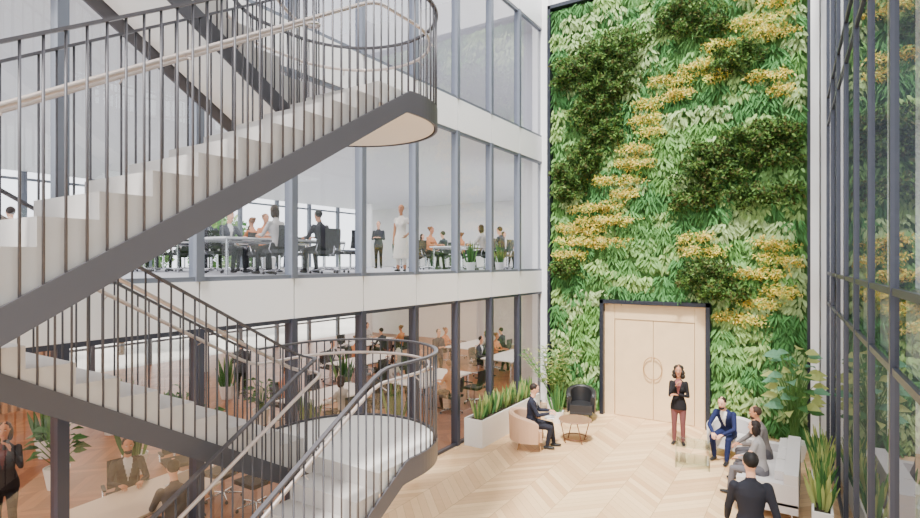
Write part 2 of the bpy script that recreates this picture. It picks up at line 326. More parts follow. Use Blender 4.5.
# ------------------------------------------------------------ staircase
st=empty('staircase')
XO,XI1,XI2,XB=-3.45,-4.38,-4.52,-5.45; CX,CY,R=-4.45,4.6,1.0; Y4=4.0; ZA=5.78; ZB=2.03
def flight(Ytop,ztop,Ybot,zbot,n):
    run=(Ybot-Ytop)/(n-1); rise=(ztop-zbot)/n; pts=[(Ytop,ztop)]
    for i in range(n):
        y=Ytop+run*i; pts.append((y,ztop-rise*(i+1)))
        if i<n-1: pts.append((y+run,ztop-rise*(i+1)))
    return pts
def stepbody(name,x0,x1,pts,depth=.30):
    b=MB(); (ya,za),(yb,zb)=pts[0],pts[-1]
    n=len(pts); f=lambda y:za+(zb-za)*(y-ya)/(yb-ya)-depth
    for i in range(n-1):
        (y0,z0),(y1,z1)=pts[i],pts[i+1]
        b.add([(x0,y0,z0),(x1,y0,z0),(x1,y1,z1),(x0,y1,z1)],[(0,1,2,3)])
        if abs(y1-y0)>1e-6:
            lo=[max(0.,f(y0)),max(0.,f(y1))]
            for x in (x0,x1): b.add([(x,y0,lo[0]),(x,y1,lo[1]),(x,y1,z1),(x,y0,z0)],[(0,1,2,3)])
            b.add([(x0,y0,lo[0]),(x1,y0,lo[0]),(x1,y1,lo[1]),(x0,y1,lo[1])],[(0,1,2,3)],1)
    return b.build(name,[CONC,WHITE],parent=st)
stepbody('steps_1',XI1,XO-.03,flight(Y4,ZA,.64,3.8,12)); stepbody('steps_2',XB+.03,XI2,flight(.95,3.8,Y4,ZB,11),.27)
stepbody('steps_3',XI1,XO-.03,flight(Y4,ZB,.64,0,12)); stepbody('steps_4',XB+.03,XI2,flight(.95,7.65,Y4,ZA,11))
stepbody('steps_5',XI1,XO-.03,flight(Y4,9.65,.64,7.65,12))
def landing(name,z):
    b=MB(); rr=R-.03; pts=[(XO-.03,Y4+.006)]+[(CX+rr*math.cos(t),CY+rr*math.sin(t)) for t in np.linspace(0,math.pi,40)]+[(XB+.03,Y4+.006)]
    n=len(pts); vs=[(x,y,z) for x,y in pts]+[(x,y,z-.2) for x,y in pts]
    b.add(vs,[tuple(range(n))],0); b.add(vs,[tuple(range(n,2*n))[::-1]],1); b.add(vs,[(i,(i+1)%n,n+(i+1)%n,n+i) for i in range(n)],0)
    return b.build(name,[LAND,OFFW],parent=st)
landing('landing_1',ZB); landing('landing_2',ZA); landing('landing_3',9.65)
for i,z in enumerate((3.8,7.65)):
    b=MB(); b.bb(XF+.06,XB,-.9,.93,z-.28,z); b.bb(XB,XI2,-.9,.93,z-.28,z); b.bb(XI2,XO,-.9,.62,z-.28,z); b.build('bridge_%d'%(i+1),[LAND],parent=st)
def seg(x,ya,yb,za,zb,n): return [(x,ya+(yb-ya)*i/n,za+(zb-za)*i/n) for i in range(n+1)]
def arc(z): return [(CX+R*math.cos(t),CY+R*math.sin(t),z) for t in np.linspace(0,math.pi,48)]
def outer(za_bot,ya,zl,yb,zb):
    p=[(*q,0.) for q in seg(XO,ya,Y4,za_bot,zl,30)]
    p+=[(*q,q[1]-Y4) for q in seg(XO,Y4+.08,CY-.05,zl,zl,8)]
    p+=[(*q,9.) for q in arc(zl)]+[(*q,q[1]-Y4) for q in seg(XB,CY-.05,Y4+.08,zl,zl,8)]
    p+=[(*q,0.) for q in seg(XB,Y4,yb,zl,zb,30)]
    return p
paths=[outer(3.8,.64,ZA,.95,7.65),outer(0,.64,ZB,.95,3.8),outer(7.65,.64,9.65,.95,11.5)]
inner=[]
for (a,zl,bz) in ((3.8,ZA,7.65),(0,ZB,3.8),(7.65,9.65,11.5)):
    p=[(*q,0.) for q in seg(XI1,.64,Y4,a,zl,30)]+[(XI1,Y4+.08,zl,.3),(CX,Y4+.15,zl,.5),(XI2,Y4+.08,zl,.3)]+[(*q,0.) for q in seg(XI2,Y4,.95,zl,bz,30)]
    inner.append(p)
def band(b,p,low,th=.025):
    n=len(p); vs=[]
    for i,q in enumerate(p):
        t=q[3]; top=min(.02,-(.21 if low else .24)+.58*t); bot=min(-.21,-(.40 if low else .44)+.58*t)
        a=Vector(p[min(i+1,n-1)][:2])-Vector(p[max(i-1,0)][:2]); a.normalize(); nn=Vector((a.y,-a.x))*th/2
        zt=max(q[2]+top,.03); zb=max(q[2]+bot,0.)
        vs+=[(q[0]-nn.x,q[1]-nn.y,zt),(q[0]+nn.x,q[1]+nn.y,zt),(q[0]+nn.x,q[1]+nn.y,zb),(q[0]-nn.x,q[1]-nn.y,zb)]
    fs=[(i*4+j,i*4+(j+1)%4,(i+1)*4+(j+1)%4,(i+1)*4+j) for i in range(n-1) for j in range(4)]+[(0,1,2,3),(n*4-1,n*4-2,n*4-3,n*4-4)]
    b.add(vs,fs)
def resample(p,s):
    out=[];acc=0
    for i in range(len(p)-1):
        a,c=np.array(p[i]),np.array(p[i+1]); L=np.linalg.norm((c-a)[:2])
        while acc<L:
            out.append(a+(c-a)*acc/L); acc+=s
        acc-=L
    return out
def smooth3(pp,k=3):
    for _ in range(k): pp=[pp[0]]+[tuple((pp[i-1][k2]+2*pp[i][k2]+pp[i+1][k2])/4 for k2 in range(3)) for i in range(1,len(pp)-1)]+[pp[-1]]
    return pp
bs=MB(); bb_=MB(); br=MB(); bh=MB()
for ip,p in enumerate(paths+inner): band(bs,p,ip in (1,4))
for ip,p in enumerate(paths+inner):
    zr=1.0 if ip in (1,4) else 1.1
    for q in resample(p,.105):
        lo=-.27 if q[3]<.2 else -.12
        bb_.cyl((q[0],q[1],max(q[2]+lo,0)),(q[0],q[1],q[2]+zr),.0085,n=6)
    pp=smooth3([(q[0],q[1],q[2]+zr) for q in p])
    n=len(pp); vs=[]
    for i,q in enumerate(pp):
        a=Vector(pp[min(i+1,n-1)][:2])-Vector(pp[max(i-1,0)][:2]); a.normalize(); nn=Vector((a.y,-a.x))*.022
        vs+=[(q[0]-nn.x,q[1]-nn.y,q[2]+.011),(q[0]+nn.x,q[1]+nn.y,q[2]+.011),(q[0]+nn.x,q[1]+nn.y,q[2]-.011),(q[0]-nn.x,q[1]-nn.y,q[2]-.011)]
    br.add(vs,[(i*4+j,i*4+(j+1)%4,(i+1)*4+(j+1)%4,(i+1)*4+j) for i in range(n-1) for j in range(4)]+[(0,1,2,3),(n*4-1,n*4-2,n*4-3,n*4-4)])
for ip,p in enumerate(paths+inner):
    hp=[];n=len(p); sgn=1 if ip<3 else -1
    for i,q in enumerate(p):
        a=Vector(p[min(i+1,n-1)][:2])-Vector(p[max(i-1,0)][:2]); a.normalize(); nn=Vector((-a.y,a.x))*.075*sgn
        hp.append((q[0]+nn.x,q[1]+nn.y,q[2]+(.78 if ip in (0,3) else .84)))
    hp=smooth3(hp); bh.tube(hp,.018,8)
    for i in range(4,n,9): bh.cyl((hp[i][0],hp[i][1],hp[i][2]-.01),(p[i][0],p[i][1],hp[i][2]-.05),.006,n=6)
for z in (3.8,7.65):
    for q in resample([(XO,.64,z,0),(XO,-.9,z,0),(XF+.1,-.9,z,0)],.108): bb_.cyl((q[0],q[1],z-.2),(q[0],q[1],z+1.08),.0085,n=6)
    for q in resample([(XB,.95,z,0),(XF+.1,.95,z,0)],.108): bb_.cyl((q[0],q[1],z-.2),(q[0],q[1],z+1.08),.0085,n=6)
    br.tube([(XO,.64,z+1.08),(XO,-.9,z+1.08),(XF+.1,-.9,z+1.08)],.02,6); br.tube([(XB,.95,z+1.08),(XF+.1,.95,z+1.08)],.02,6)
bs.build('stringers',[STEEL],parent=st); bb_.build('balusters',[STEEL],parent=st,smooth=True); br.build('top_rail',[STEEL],parent=st); bh.build('handrail',[CHAMP],parent=st,smooth=True)
# ------------------------------------------------------------ people
def limb(b,pts,rad,side=(1,0,0),n=14,m=0,labels=None,lab=None,cap=True):
    pts=[Vector(p) for p in pts]; k=len(pts); rings=[]
    side=Vector(side)
    for i,p in enumerate(pts):
        a=(pts[min(i+1,k-1)]-pts[max(i-1,0)]).normalized(); u=side-a*side.dot(a)
        u=u.normalized() if u.length>1e-3 else a.orthogonal().normalized(); w=a.cross(u)
        r=rad[i]; r=(r,r) if isinstance(r,(int,float)) else r
        rings.append((p,u*r[0],w*r[1],a,min(r)))
    full=[]
    if cap:
        p,u,w,a,r=rings[0]
        for d,sx in ((1,.08),(.87,.5),(.5,.87)): full.append((p-a*r*d,u*sx,w*sx))
    full+=[(p,u,w) for p,u,w,a,r in rings]
    if cap:
        p,u,w,a,r=rings[-1]
        for d,sx in ((.5,.87),(.87,.5),(1,.08)): full.append((p+a*r*d,u*sx,w*sx))
    vs=[]
    for p,u,w in full:
        for j in range(n):
            t=2*math.pi*j/n; vs.append(p+u*math.cos(t)+w*math.sin(t))
    K=len(full); fs=[(i*n+j,i*n+(j+1)%n,(i+1)*n+(j+1)%n,(i+1)*n+j) for i in range(K-1) for j in range(n)]
    fs+=[tuple(range(n))[::-1],tuple(range((K-1)*n,K*n))]
    b.add(vs,fs,m)
    if labels is not None:
        for i in range(k-1):
            for t in (0,.25,.5,.75,1):
                p=pts[i].lerp(pts[i+1],t); r0=rings[i][4];r1=rings[i+1][4]; labels.append((*p,r0+(r1-r0)*t,lab))
def skinc(k): return {'light':srgb(224,170,140),'tan':srgb(190,132,100),'brown':srgb(128,84,62)}[k]
ARM={'down':((.05,-.03,-.29),(.05,.05,-.54)),'crossed':((.05,.04,-.28),(-.17,.2,-.23)),'chin':((.02,.12,-.27),(-.12,.2,-.02)),
 'lap':((.06,.08,-.27),(-.07,.3,-.33)),'hips':((.16,-.08,-.25),(.02,.05,-.43)),'phone':((.06,.12,-.25),(-.05,.17,.03)),
 'table':((.07,.14,-.25),(-.04,.38,-.22)),'knees':((.08,.16,-.26),(-.08,.36,-.36)),'walk_f':((.04,.1,-.28),(.02,.26,-.48)),'walk_b':((.06,-.12,-.27),(.06,-.12,-.52))}
def person(name,loc,face,pose='stand',seat=.45,lean=0,arms=('down','down'),top=(.1,.1,.1),bottom=(.1,.1,.1),shirt=None,shoe=(.02,.02,.02),
           hair=(.02,.015,.01),style='short',skin='light',h=1.75,female=False,voxel=.014,head_pitch=0,head_yaw=0,skirt=False,beard=False,hold=None,knee_w=.12):
    s=h/1.78; b=MB(); lab=[]
    base=Vector((0,0,.93)) if pose!='sit' else Vector((0,0,seat/s+.115))
    ct,sn=math.cos(math.radians(lean)),math.sin(math.radians(lean))
    T=lambda p:base+Vector((p[0],p[1]*ct+p[2]*sn,p[2]*ct-p[1]*sn))
    fw=.88 if female else 1.
    prof=[(-.10,.155,.115,0),(0,.168 if female else .165,.122,0),(.09,.15*fw,.108,0),(.17,.14*fw*.94,.10,0),(.29,.155*fw,.115,.005),(.39,.172*fw,.118,.0),(.46,.165*fw,.098,-.005),(.505,.115*fw,.075,-.008),(.54,.062,.058,-.005)]
    pts=[T((0,p[3],p[0])) for p in prof]; rads=[(p[1],p[2]) for p in prof]
    limb(b,pts,rads,labels=lab,lab='torso',n=20)
    if female:
        for sx in (-1,1): b.ell((0,0,0),(.062,.06,.062),T=lambda q,sx=sx:T((q.x+sx*.07,q.y+.085,q.z+.33)))
    limb(b,[T((0,-.005,.5)),T((0,.012,.63))],[.055*fw,.05*fw],labels=lab,lab='skin')
    hp,hy=math.radians(head_pitch),math.radians(head_yaw)
    HC=T((0,.02,.735))
    RH=Matrix.Rotation(hy,3,'Z')@Matrix.Rotation(-hp,3,'X')@Matrix.Rotation(-math.radians(lean)*.35,3,'X')
    H=lambda q:HC+RH@Vector(q)
    hpf=[(-.112,.028,.03,.052),(-.095,.046,.052,.036),(-.06,.06,.074,.018),(-.02,.068,.088,.006),(.025,.074,.095,0),(.065,.07,.09,-.006),(.095,.052,.068,-.01),(.112,.028,.038,-.012)]
    hs=.95 if female else 1.
    pts=[H((0,p[3]*hs,p[0]*hs)) for p in hpf]
    limb(b,pts,[(p[1]*hs,p[2]*hs) for p in hpf],side=RH@Vector((1,0,0)),labels=lab,lab='skin',n=20)
    limb(b,[H((0,.083*hs,.02)),H((0,.104*hs,-.022))],[.009,.014],labels=lab,lab='skin',n=8)
    for sx in (-1,1): b.ell((0,0,0),(.012,.02,.032),T=lambda q,sx=sx:H((q.x+sx*.074*hs,q.y-.002,q.z)))
    xb=MB()
    sh=.175*fw
    for i,sx in enumerate((-1,1)):
        eo,wo=ARM[arms[i]]
        S=T((sx*sh,-.005,.465)); E=S+Vector((sx*eo[0],eo[1],eo[2])); Wr=S+Vector((sx*wo[0],wo[1],wo[2]))
        k=.86 if female else 1.
        limb(b,[S,S.lerp(E,.5),E],[.058*k,.05*k,.043*k],labels=lab,lab='arm'); limb(b,[E,E.lerp(Wr,.4),Wr],[.043*k,.041*k,.031*k],labels=lab,lab='arm')
        hd=(Wr-E).normalized()
        if pose!='stand' and arms[i] in('lap','knees','table'): hd=(hd+Vector((0,.4,-.1))).normalized()
        inn=Vector((-sx,0,0)) if arms[i] in('down','walk_f','walk_b','hips') else Vector((0,-.2,-1))
        pn=(inn-hd*inn.dot(hd)); pn=pn.normalized() if pn.length>.1 else hd.orthogonal().normalized(); sd=hd.cross(pn).normalized()
        fwd=Vector((0,1,0)) if arms[i] in('down','walk_f','walk_b','hips') else Vector((-sx,0,.3))
        if sd.dot(fwd)<0: sd=-sd
        kn=Wr+hd*.085
        limb(xb,[Wr-hd*.02,Wr+hd*.03,kn],[(.026,.02),(.036,.016),(.038,.013)],side=sd,n=10,m=0)
        for fi,(off,fl) in enumerate(((.028,.068),(.0095,.078),(-.0095,.072),(-.028,.056))):
            p0=kn+sd*off-hd*.01; p1=p0+hd*fl*.5+pn*fl*.12; p2=p1+hd*fl*.32+pn*fl*.28; p3=p2+hd*fl*.15+pn*fl*.25
            limb(xb,[p0,p1,p2,p3],[.0088,.0082,.0076,.0065],side=sd,n=6,m=0)
        t0=Wr+hd*.03+sd*.028; t1=t0+hd*.03+sd*.022+pn*.01; t2=t1+hd*.03+sd*.006+pn*.012
        limb(xb,[t0,t1,t2],[.012,.0105,.008],side=sd,n=6,m=0)
        if hold and i==hold[1] and hold[0]=='phone': xb.box((0,0,0),(.07,.012,.14),8,M=Matrix.Translation(kn+pn*.02))
    for i,sx in enumerate((-1,1)):
        if pose=='sit':
            Hp=base+Vector((sx*.09,.02,-.02)); K=Vector((sx*knee_w,.45,max(seat/s+.045,.46))); A=Vector((sx*(knee_w-.01),.47-(.1 if i else -.04),.085)); fd=Vector((sx*.1,1,0)).normalized()
        elif pose=='walk':
            sgn=1 if i else -1
            Hp=base+Vector((sx*.085,0,-.03)); K=Vector((sx*.09,.14*sgn+.05,.5)); A=Vector((sx*.085,.30*sgn-.06,.085 if i else .13)); fd=Vector((0,1,0))
        else:
            Hp=base+Vector((sx*.085,0,-.03)); K=Vector((sx*.09,.02,.5)); A=Vector((sx*.095,-.02,.085)); fd=Vector((sx*.2,1,0)).normalized()
        k=.95 if female else 1.
        limb(b,[Hp,Hp.lerp(K,.5),K],[.093*k,.08*k,.062*k],labels=lab,lab='bottom'); limb(b,[K,K.lerp(A,.35),A.lerp(K,.06)],[.06*k,.058*k,.046*k],labels=lab,lab='bottom')
        A0=A+Vector((0,0,-.045))
        limb(b,[A0-fd*.045,A0+fd*.05,A0+fd*.145],[(.036,.036),(.04,.032),(.036,.022)],side=(1,0,0),labels=lab,lab='shoe',n=12)
    if skirt:
        limb(b,[T((0,0,.12)),T((0,0,-.05)),T((0,.01,-.3)),T((0,.01,-.58))],[(.13,.105),(.175,.14),(.2,.17),(.225,.19)],labels=lab,lab='torso',n=20,cap=False)
    elif pose!='sit':
        limb(b,[T((0,0,.12)),T((0,0,-.02)),T((0,.0,-.12))],[(.15*fw,.11),(.178*(.96 if female else 1),.132),(.183*(.97 if female else 1),.137)],labels=lab,lab='torso',n=20,cap=False)
    tmp=b.build('tmp_body',[]); r=tmp.modifiers.new('r','REMESH'); r.mode='VOXEL'; r.voxel_size=voxel
    sm=tmp.modifiers.new('s','SMOOTH'); sm.factor=.5; sm.iterations=3
    dg=bpy.context.evaluated_depsgraph_get(); me=bpy.data.meshes.new_from_object(tmp.evaluated_get(dg))
    nv=len(me.vertices); V=np.empty(nv*3); me.vertices.foreach_get('co',V); V=V.reshape(-1,3)
    faces=[tuple(p.vertices) for p in me.polygons]
    fc=np.array([V[list(f)].mean(0) for f in faces])
    tm=tmp.data; bpy.data.objects.remove(tmp); bpy.data.meshes.remove(tm); bpy.data.meshes.remove(me)
    LP=np.array([l[:4] for l in lab]); idx={'skin':0,'arm':1,'torso':9,'bottom':2,'shoe':3}; LI=np.array([idx[l[4]] for l in lab])
    out=np.zeros(len(fc),int)
    for a in range(0,len(fc),4000):
        d=np.linalg.norm(fc[a:a+4000,None,:]-LP[None,:,:3],axis=2)/LP[None,:,3]; out[a:a+4000]=LI[d.argmin(1)]
    q=fc-np.array(base); ty=q[:,1]*ct-q[:,2]*sn; tz=q[:,2]*ct+q[:,1]*sn
    hem=(-.02 if pose=='sit' else -.125)
    if not skirt:
        out[(out==9)&(tz<hem)]=2
        if pose!='sit': out[(out==2)&(tz>hem)]=9
    else:
        out[(out==2)&(tz>-.58)]=9; out[(out==2)]=0; out[(out==1)&(tz<.36)]=0
    if shirt is not None:
        v=(out==9)&(ty>.03)&(tz>.2)&(np.abs(q[:,0])<(tz-.2)*.22)&(tz<.56); out[v]=5
    out[out==9]=1
    fb=MB(); fb.v=[tuple(v) for v in V]; fb.f=faces; fb.m=[int(x) for x in out]
    hm=4
    xb.ell((0,0,0),(.083*hs,.1*hs,.094*hs),m=hm,T=lambda q:H((q.x,q.y-.022,q.z+.036)),noise=.02)
    if style=='bob':
        for sx in (-1,0,1): xb.ell((0,0,0),(.045,.06,.11),m=hm,T=lambda q,sx=sx:H((q.x+sx*.055,q.y-.05+abs(sx)*.02,q.z-.05)),noise=.05)
    if style=='curly':
        for (dx,dy,dz,r) in ((-.08,-.02,-.03,.055),(.08,-.02,-.03,.055),(-.09,-.02,-.11,.055),(.09,-.02,-.11,.055),(0,-.07,-.06,.075),(0,-.08,-.13,.08),(-.05,-.03,.07,.055),(.05,-.03,.07,.055),(0,-.06,.07,.065)):
            xb.ell((0,0,0),(r,r,r*1.1),m=hm,T=lambda q,a=(dx,dy,dz):H((q.x+a[0],q.y+a[1],q.z+a[2])),noise=.14)
    if style=='bun': xb.ell((0,0,0),(.045,.045,.045),m=hm,T=lambda q:H((q.x,q.y-.12,q.z+.07)),noise=.04)
    if beard: xb.ell((0,0,0),(.056,.05,.04),m=hm,T=lambda q:H((q.x,q.y+.045,q.z-.085)),noise=.03)
    for sx in (-1,1):
        xb.ell((0,0,0),(.012,.006,.0065),m=6,T=lambda q,sx=sx:H((q.x+sx*.029,q.y+.0855*hs,q.z+.016)),nu=8,nv=6)
        xb.ell((0,0,0),(.0055,.004,.0055),m=3,T=lambda q,sx=sx:H((q.x+sx*.029,q.y+.091*hs,q.z+.016)),nu=8,nv=6)
        xb.ell((0,0,0),(.018,.006,.004),m=hm,T=lambda q,sx=sx:H((q.x+sx*.03,q.y+.0885*hs,q.z+.037)),nu=8,nv=6)
    xb.ell((0,0,0),(.023,.007,.007),m=7,T=lambda q:H((q.x,q.y+.088*hs,q.z-.055)),nu=8,nv=6)
    if hold and hold[0]=='paper': xb.box((0,.42,base.z+.13),(.3,.21,.012),8)
    fb.add(xb.v,xb.f,0); fb.m[-len(xb.f):]=xb.m
    c=lambda nm,col,r=.8:mat('%s_%02x%02x%02x'%(nm,*[int(min(1,x)**.45*255) for x in col]),col,r,spec=.3)
    mats=[c('skin',skinc(skin),.5),c('cloth',top),c('cloth',bottom),c('leather',shoe,.4),c('hair',hair,.6),c('cloth',shirt or top),c('eye',(.8,.8,.8),.3),c('lips',srgb(170,90,85),.5),c('prop',(.85,.85,.85) if hold and hold[0]=='paper' else (.03,.03,.03),.4)]
    fb.v=[(v[0]*s,v[1]*s,v[2]*s) for v in fb.v]
    return fb.build(name,mats,smooth=True,loc=loc,rz=math.atan2(face[1],face[0])-math.pi/2)
blk=(.012,.012,.014); navy=srgb(26,34,72); gry=srgb(108,102,100)
person('standing_woman',(-2.49,12.9,0),(.12,-1),arms=('crossed','chin'),top=srgb(24,21,24),bottom=srgb(108,66,66),shirt=srgb(140,85,82),style='curly',skin='tan',h=1.74,female=True,voxel=.012)
person('seated_businessman',(-1.45,12.62,0),(-.25,-1),'sit',.44,28,('knees','knees'),top=navy,bottom=navy,shirt=(.8,.8,.8),hair=srgb(40,28,22),voxel=.012,beard=True,knee_w=.16)
person('seated_businessman',(-.72,11.6,0),(-1,-.2),'sit',.43,12,('lap','knees'),top=gry,bottom=srgb(80,78,82),shirt=(.7,.7,.7),hair=srgb(60,42,32),voxel=.012,beard=True,skin='tan')
person('seated_woman',(-.72,10.65,0),(-1,.15),'sit',.43,8,('lap','lap'),top=srgb(150,146,145),bottom=srgb(105,103,108),shirt=(.6,.6,.6),hair=srgb(35,26,24),style='bob',female=True,h=1.68,voxel=.012)
person('walking_man',(-.60,7.25,0),(-.35,1),'walk',arms=('walk_f','walk_b'),top=srgb(34,35,44),bottom=srgb(28,28,36),shirt=(.7,.7,.7),hair=(.008,.007,.007),voxel=.011,h=1.82)
person('reading_man',(-5.2,11.0,0),(.9,.35),'sit',.43,5,('table','table'),top=srgb(38,40,54),bottom=srgb(35,36,46),shirt=(.7,.7,.7),hair=srgb(40,30,25),voxel=.012,head_pitch=18,hold=('paper',0))
person('phoning_woman',(-9.75,3.12,0),(.8,-.5),arms=('phone','down'),top=srgb(26,22,26),bottom=blk,shirt=srgb(90,35,32),hair=srgb(45,24,20),style='bob',female=True,hold=('phone',0),skin='tan')
person('seated_businessman',(-8.8,4.32,0),(1,-.35),'sit',.46,8,('table','table'),top=srgb(36,34,40),bottom=blk,shirt=(.6,.6,.6),hair=(.02,.015,.012),beard=True,skin='tan')
person('seated_businessman',(-7.08,4.1,0),(-1,.3),'sit',.46,12,('table','table'),top=srgb(80,76,78),bottom=blk,hair=(.02,.015,.012))
# ------------------------------------------------------------ furniture
def tub_chair(name,loc,face,fab,leg,r=.38,hb=.76,ha=.58):
    b=MB(); b.box((0,.02,.33),(.56,.56,.2),0); K=26; vs=[]
    for i in range(K+1):
        t=math.radians(180-25+(230)*i/K)
        f=math.cos((i/K-.5)*math.pi)**.6 if 0<i<K else 0
        top=ha+(hb-ha)*f
        for rr,z in ((r,.2),(r+.02,top-.03),(r-.01,top),(r-.07,top),(r-.1,top-.03),(r-.1,.3)):
            vs.append((rr*math.cos(t),rr*math.sin(t)*1.0+.04,z))
    n=6; b.add(vs,[(i*n+j,(i+1)*n+j,(i+1)*n+(j+1)%n,i*n+(j+1)%n) for i in range(K) for j in range(n)]+[tuple(range(n)),tuple(range(K*n,K*n+n))[::-1]],0)
    b.box((0,.04,.22),(.56,.54,.05),0)
    for sx in (-1,1):
        for sy in (-1,1): b.cyl((sx*.2,sy*.2+.03,.2),(sx*.25,sy*.25+.03,0),.016,.011,8,1)
    return b.build(name,[fab,leg],smooth=False,bevel=.02,loc=loc,rz=math.atan2(face[1],face[0])-math.pi/2)
tub_chair('armchair',(-5.22,10.95,0),(.9,.35),BEIGE,OAKD,.46,.8,.62)
tub_chair('armchair',(-5.0,13.6,0),(.35,-1),mat('black_leather',(.02,.02,.022),.4),BLACK,.36,.84,.62)
tub_chair('armchair',(-1.4,12.75,0),(-.2,-1),LSOFA,CHROME,.46,.74,.6)
def sofa(name,loc,w,face):
    b=MB(); d=.86
    b.box((0,0,.22),(w,d,.16)); n=3; cw=(w-.34)/n
    for i in range(n): b.box((-w/2+.17+cw*(i+.5),.07,.37),(cw-.012,d-.2,.15))
    b.box((0,-d/2+.1,.5),(w-.02,.2,.5)); 
    for sx in (-1,1): b.box((sx*(w/2-.08),.0,.42),(.16,d,.34))
    for i in range(n): b.box((-w/2+.17+cw*(i+.5),-d/2+.26,.58),(cw-.02,.14,.3))
    for sx in (-1,1):
        for sy in (-1,1): b.cyl((sx*(w/2-.1),sy*(d/2-.1),.15),(sx*(w/2-.08),sy*(d/2-.08),0),.018,.013,8,1)
    return b.build(name,[LSOFA,CHROME],bevel=.045,seg=3,loc=loc,rz=math.atan2(face[1],face[0])-math.pi/2)
sofa('sofa',(-.6,11.05,0),2.3,(-1,0))
sofa('sofa',(2.0,10.6,0),2.3,(-1,0))
b=MB(); b.lathe((0,0,0),[(.0,.49),(.36,.49),(.37,.5),(.36,.51),(.0,.51)],28,0)
for i in range(4):
    a=i*math.pi/2+.5; a2=a+.5; b.cyl((.33*math.cos(a),.33*math.sin(a),.49),(.26*math.cos(a2),.26*math.sin(a2),0),.011,n=8,m=1)
b.tube([(.27*math.cos(t),.27*math.sin(t),.1) for t in np.linspace(0,2*math.pi,25)],.009,6,1)
b.build('round_side_table',[mat('bronze_glass',srgb(150,112,88),.15),mat('bronze_metal',srgb(110,70,52),.35,.7)],loc=(-4.5,11.85,0))
b=MB(); b.box((0,0,.43),(.62,.62,.02)); b.box((-.3,0,.21),(.02,.6,.42)); b.box((.3,0,.21),(.02,.6,.42)); b.box((0,0,.12),(.58,.6,.012))
b.build('glass_coffee_table',[GLT],loc=(-2.0,11.75,0),rz=.15)
def office_chair():
    b=MB()
    for i in range(5):
        a=i*2*math.pi/5; b.cyl((0,0,.1),(.3*math.cos(a),.3*math.sin(a),.07),.022,.015,8,1); b.ell((.3*math.cos(a),.3*math.sin(a),.031),(.03,.03,.03),2,nu=8,nv=6)
    b.cyl((0,0,.08),(0,0,.42),.025,n=10,m=1); b.box((0,0,.46),(.48,.48,.07),0)
    vs=[]
    for i in range(7):
        z=.55+.42*i/6
        for j in range(7):
            x=-.22+.44*j/6; vs.append((x,-.25-.05*math.sin(i/6*2)+.05*(2*x/.44)**2*1.0,z))
    for v in list(vs): vs.append((v[0],v[1]-.025,v[2]))
    fs=[(i*7+j,i*7+j+1,i*7+8+j,i*7+7+j) for i in range(6) for j in range(6)]+[(49+i*7+j,49+i*7+7+j,49+i*7+8+j,49+i*7+j+1) for i in range(6) for j in range(6)]
    b.add(vs,fs,0); b.tube([(0,-.15,.42),(0,-.27,.45),(0,-.3,.6)],.02,8,1)
    for sx in (-1,1): b.tube([(sx*.24,-.05,.44),(sx*.29,-.05,.5),(sx*.29,-.1,.64)],.014,6,1); b.box((sx*.29,.02,.66),(.05,.26,.03),2)
    return b
OC=office_chair().build('office_chair',[mat('black_mesh',(.03,.03,.034),.7),CHROME,BLACK],bevel=.01,loc=(-8.85,4.33,0),rz=-math.pi/2-.33)
def chair(x,y,z,face): return dup(OC,'office_chair',(x,y,z),math.atan2(face[1],face[0])-math.pi/2)
def table(name,loc,sx,sy,m=WHITE,h=.74,rz=0):
    b=MB(); b.box((0,0,h-.0175),(sx,sy,.035),0)
    for a in (-1,1):
        for c in (-1,1): b.box((a*(sx/2-.1),c*(sy/2-.1),(h-.035)/2),(.05,.05,h-.035),1)
        b.box((a*(sx/2-.1),0,h-.06),(.05,sy-.2,.04),1)
    return b.build(name,[m,CHROME],bevel=.006,loc=loc,rz=rz)
table('meeting_table',(-7.92,4.1,0),1.05,1.8,mat('pale_laminate',srgb(215,198,176),.4),rz=.1)
chair(-7.03,4.1,0,(-1,.3)); chair(-8.5,5.75,0,(.2,-1)); chair(-7.7,5.8,0,(0,-1)); chair(-7.9,2.7,0,(0,1)); chair(-9.6,5.6,0,(1,-.3))
b=MB(); b.box((0,0,.01),(.32,.22,.015)); b.box((0,.11,.11),(.32,.012,.2)); b.build('laptop',[mat('silver',(.5,.5,.52),.3,.8)],loc=(-7.95,4.65,.74),rz=-1.4)
# ------------------------------------------------------------ plants
LG=[leafmat('leaf_green_a',False,srgb(100,142,78)),leafmat('leaf_green_b',False,srgb(72,115,66)),leafmat('leaf_green_c',False,srgb(170,180,110)),leafmat('leaf_blue_green',False,srgb(104,152,120)),leafmat('leaf_dark',False,srgb(50,78,42))]
def snake(b,x,y,z,n,h,sp,mi,w=.06):
    for i in range(n):
        a=random.uniform(0,6.28); k=random.uniform(.05,.45); b.blade((x+math.cos(a)*sp*k,y+math.sin(a)*sp*k,z),(math.cos(a)*k*.8,math.sin(a)*k*.8,1),h*random.uniform(.6,1),w,random.choice(mi))
def pot(b,x,y,z,r=.2,h=.35,m=0,sm=1):
    b.lathe((x,y,z),[(r*.7,0),(r,h*.9),(r*1.03,h),(r*.93,h),(r*.9,h*.9)],20,m); b.lathe((x,y,z),[(.01,h*.86),(r*.92,h*.88)],20,sm)
PM=[POTW,SOIL]+LG
def planter(name,x0,x1,y0,y1,h,plants,hp,mi=(2,3,4),w=.06):
    b=MB(); t=.03
    b.bb(x0,x1,y0,y0+t,0,h); b.bb(x0,x1,y1-t,y1,0,h); b.bb(x0,x0+t,y0+t,y1-t,0,h); b.bb(x1-t,x1,y0+t,y1-t,0,h); b.bb(x0+t,x1-t,y0+t,y1-t,h-.12,h-.05,1)
    for i in range(plants):
        x=(x0+x1)/2+random.uniform(-.04,.04); y=y0+.15+(y1-y0-.3)*(i+.5)/plants; snake(b,x,y,h-.06,16,hp,.2,mi,w)
    return b.build(name,PM)
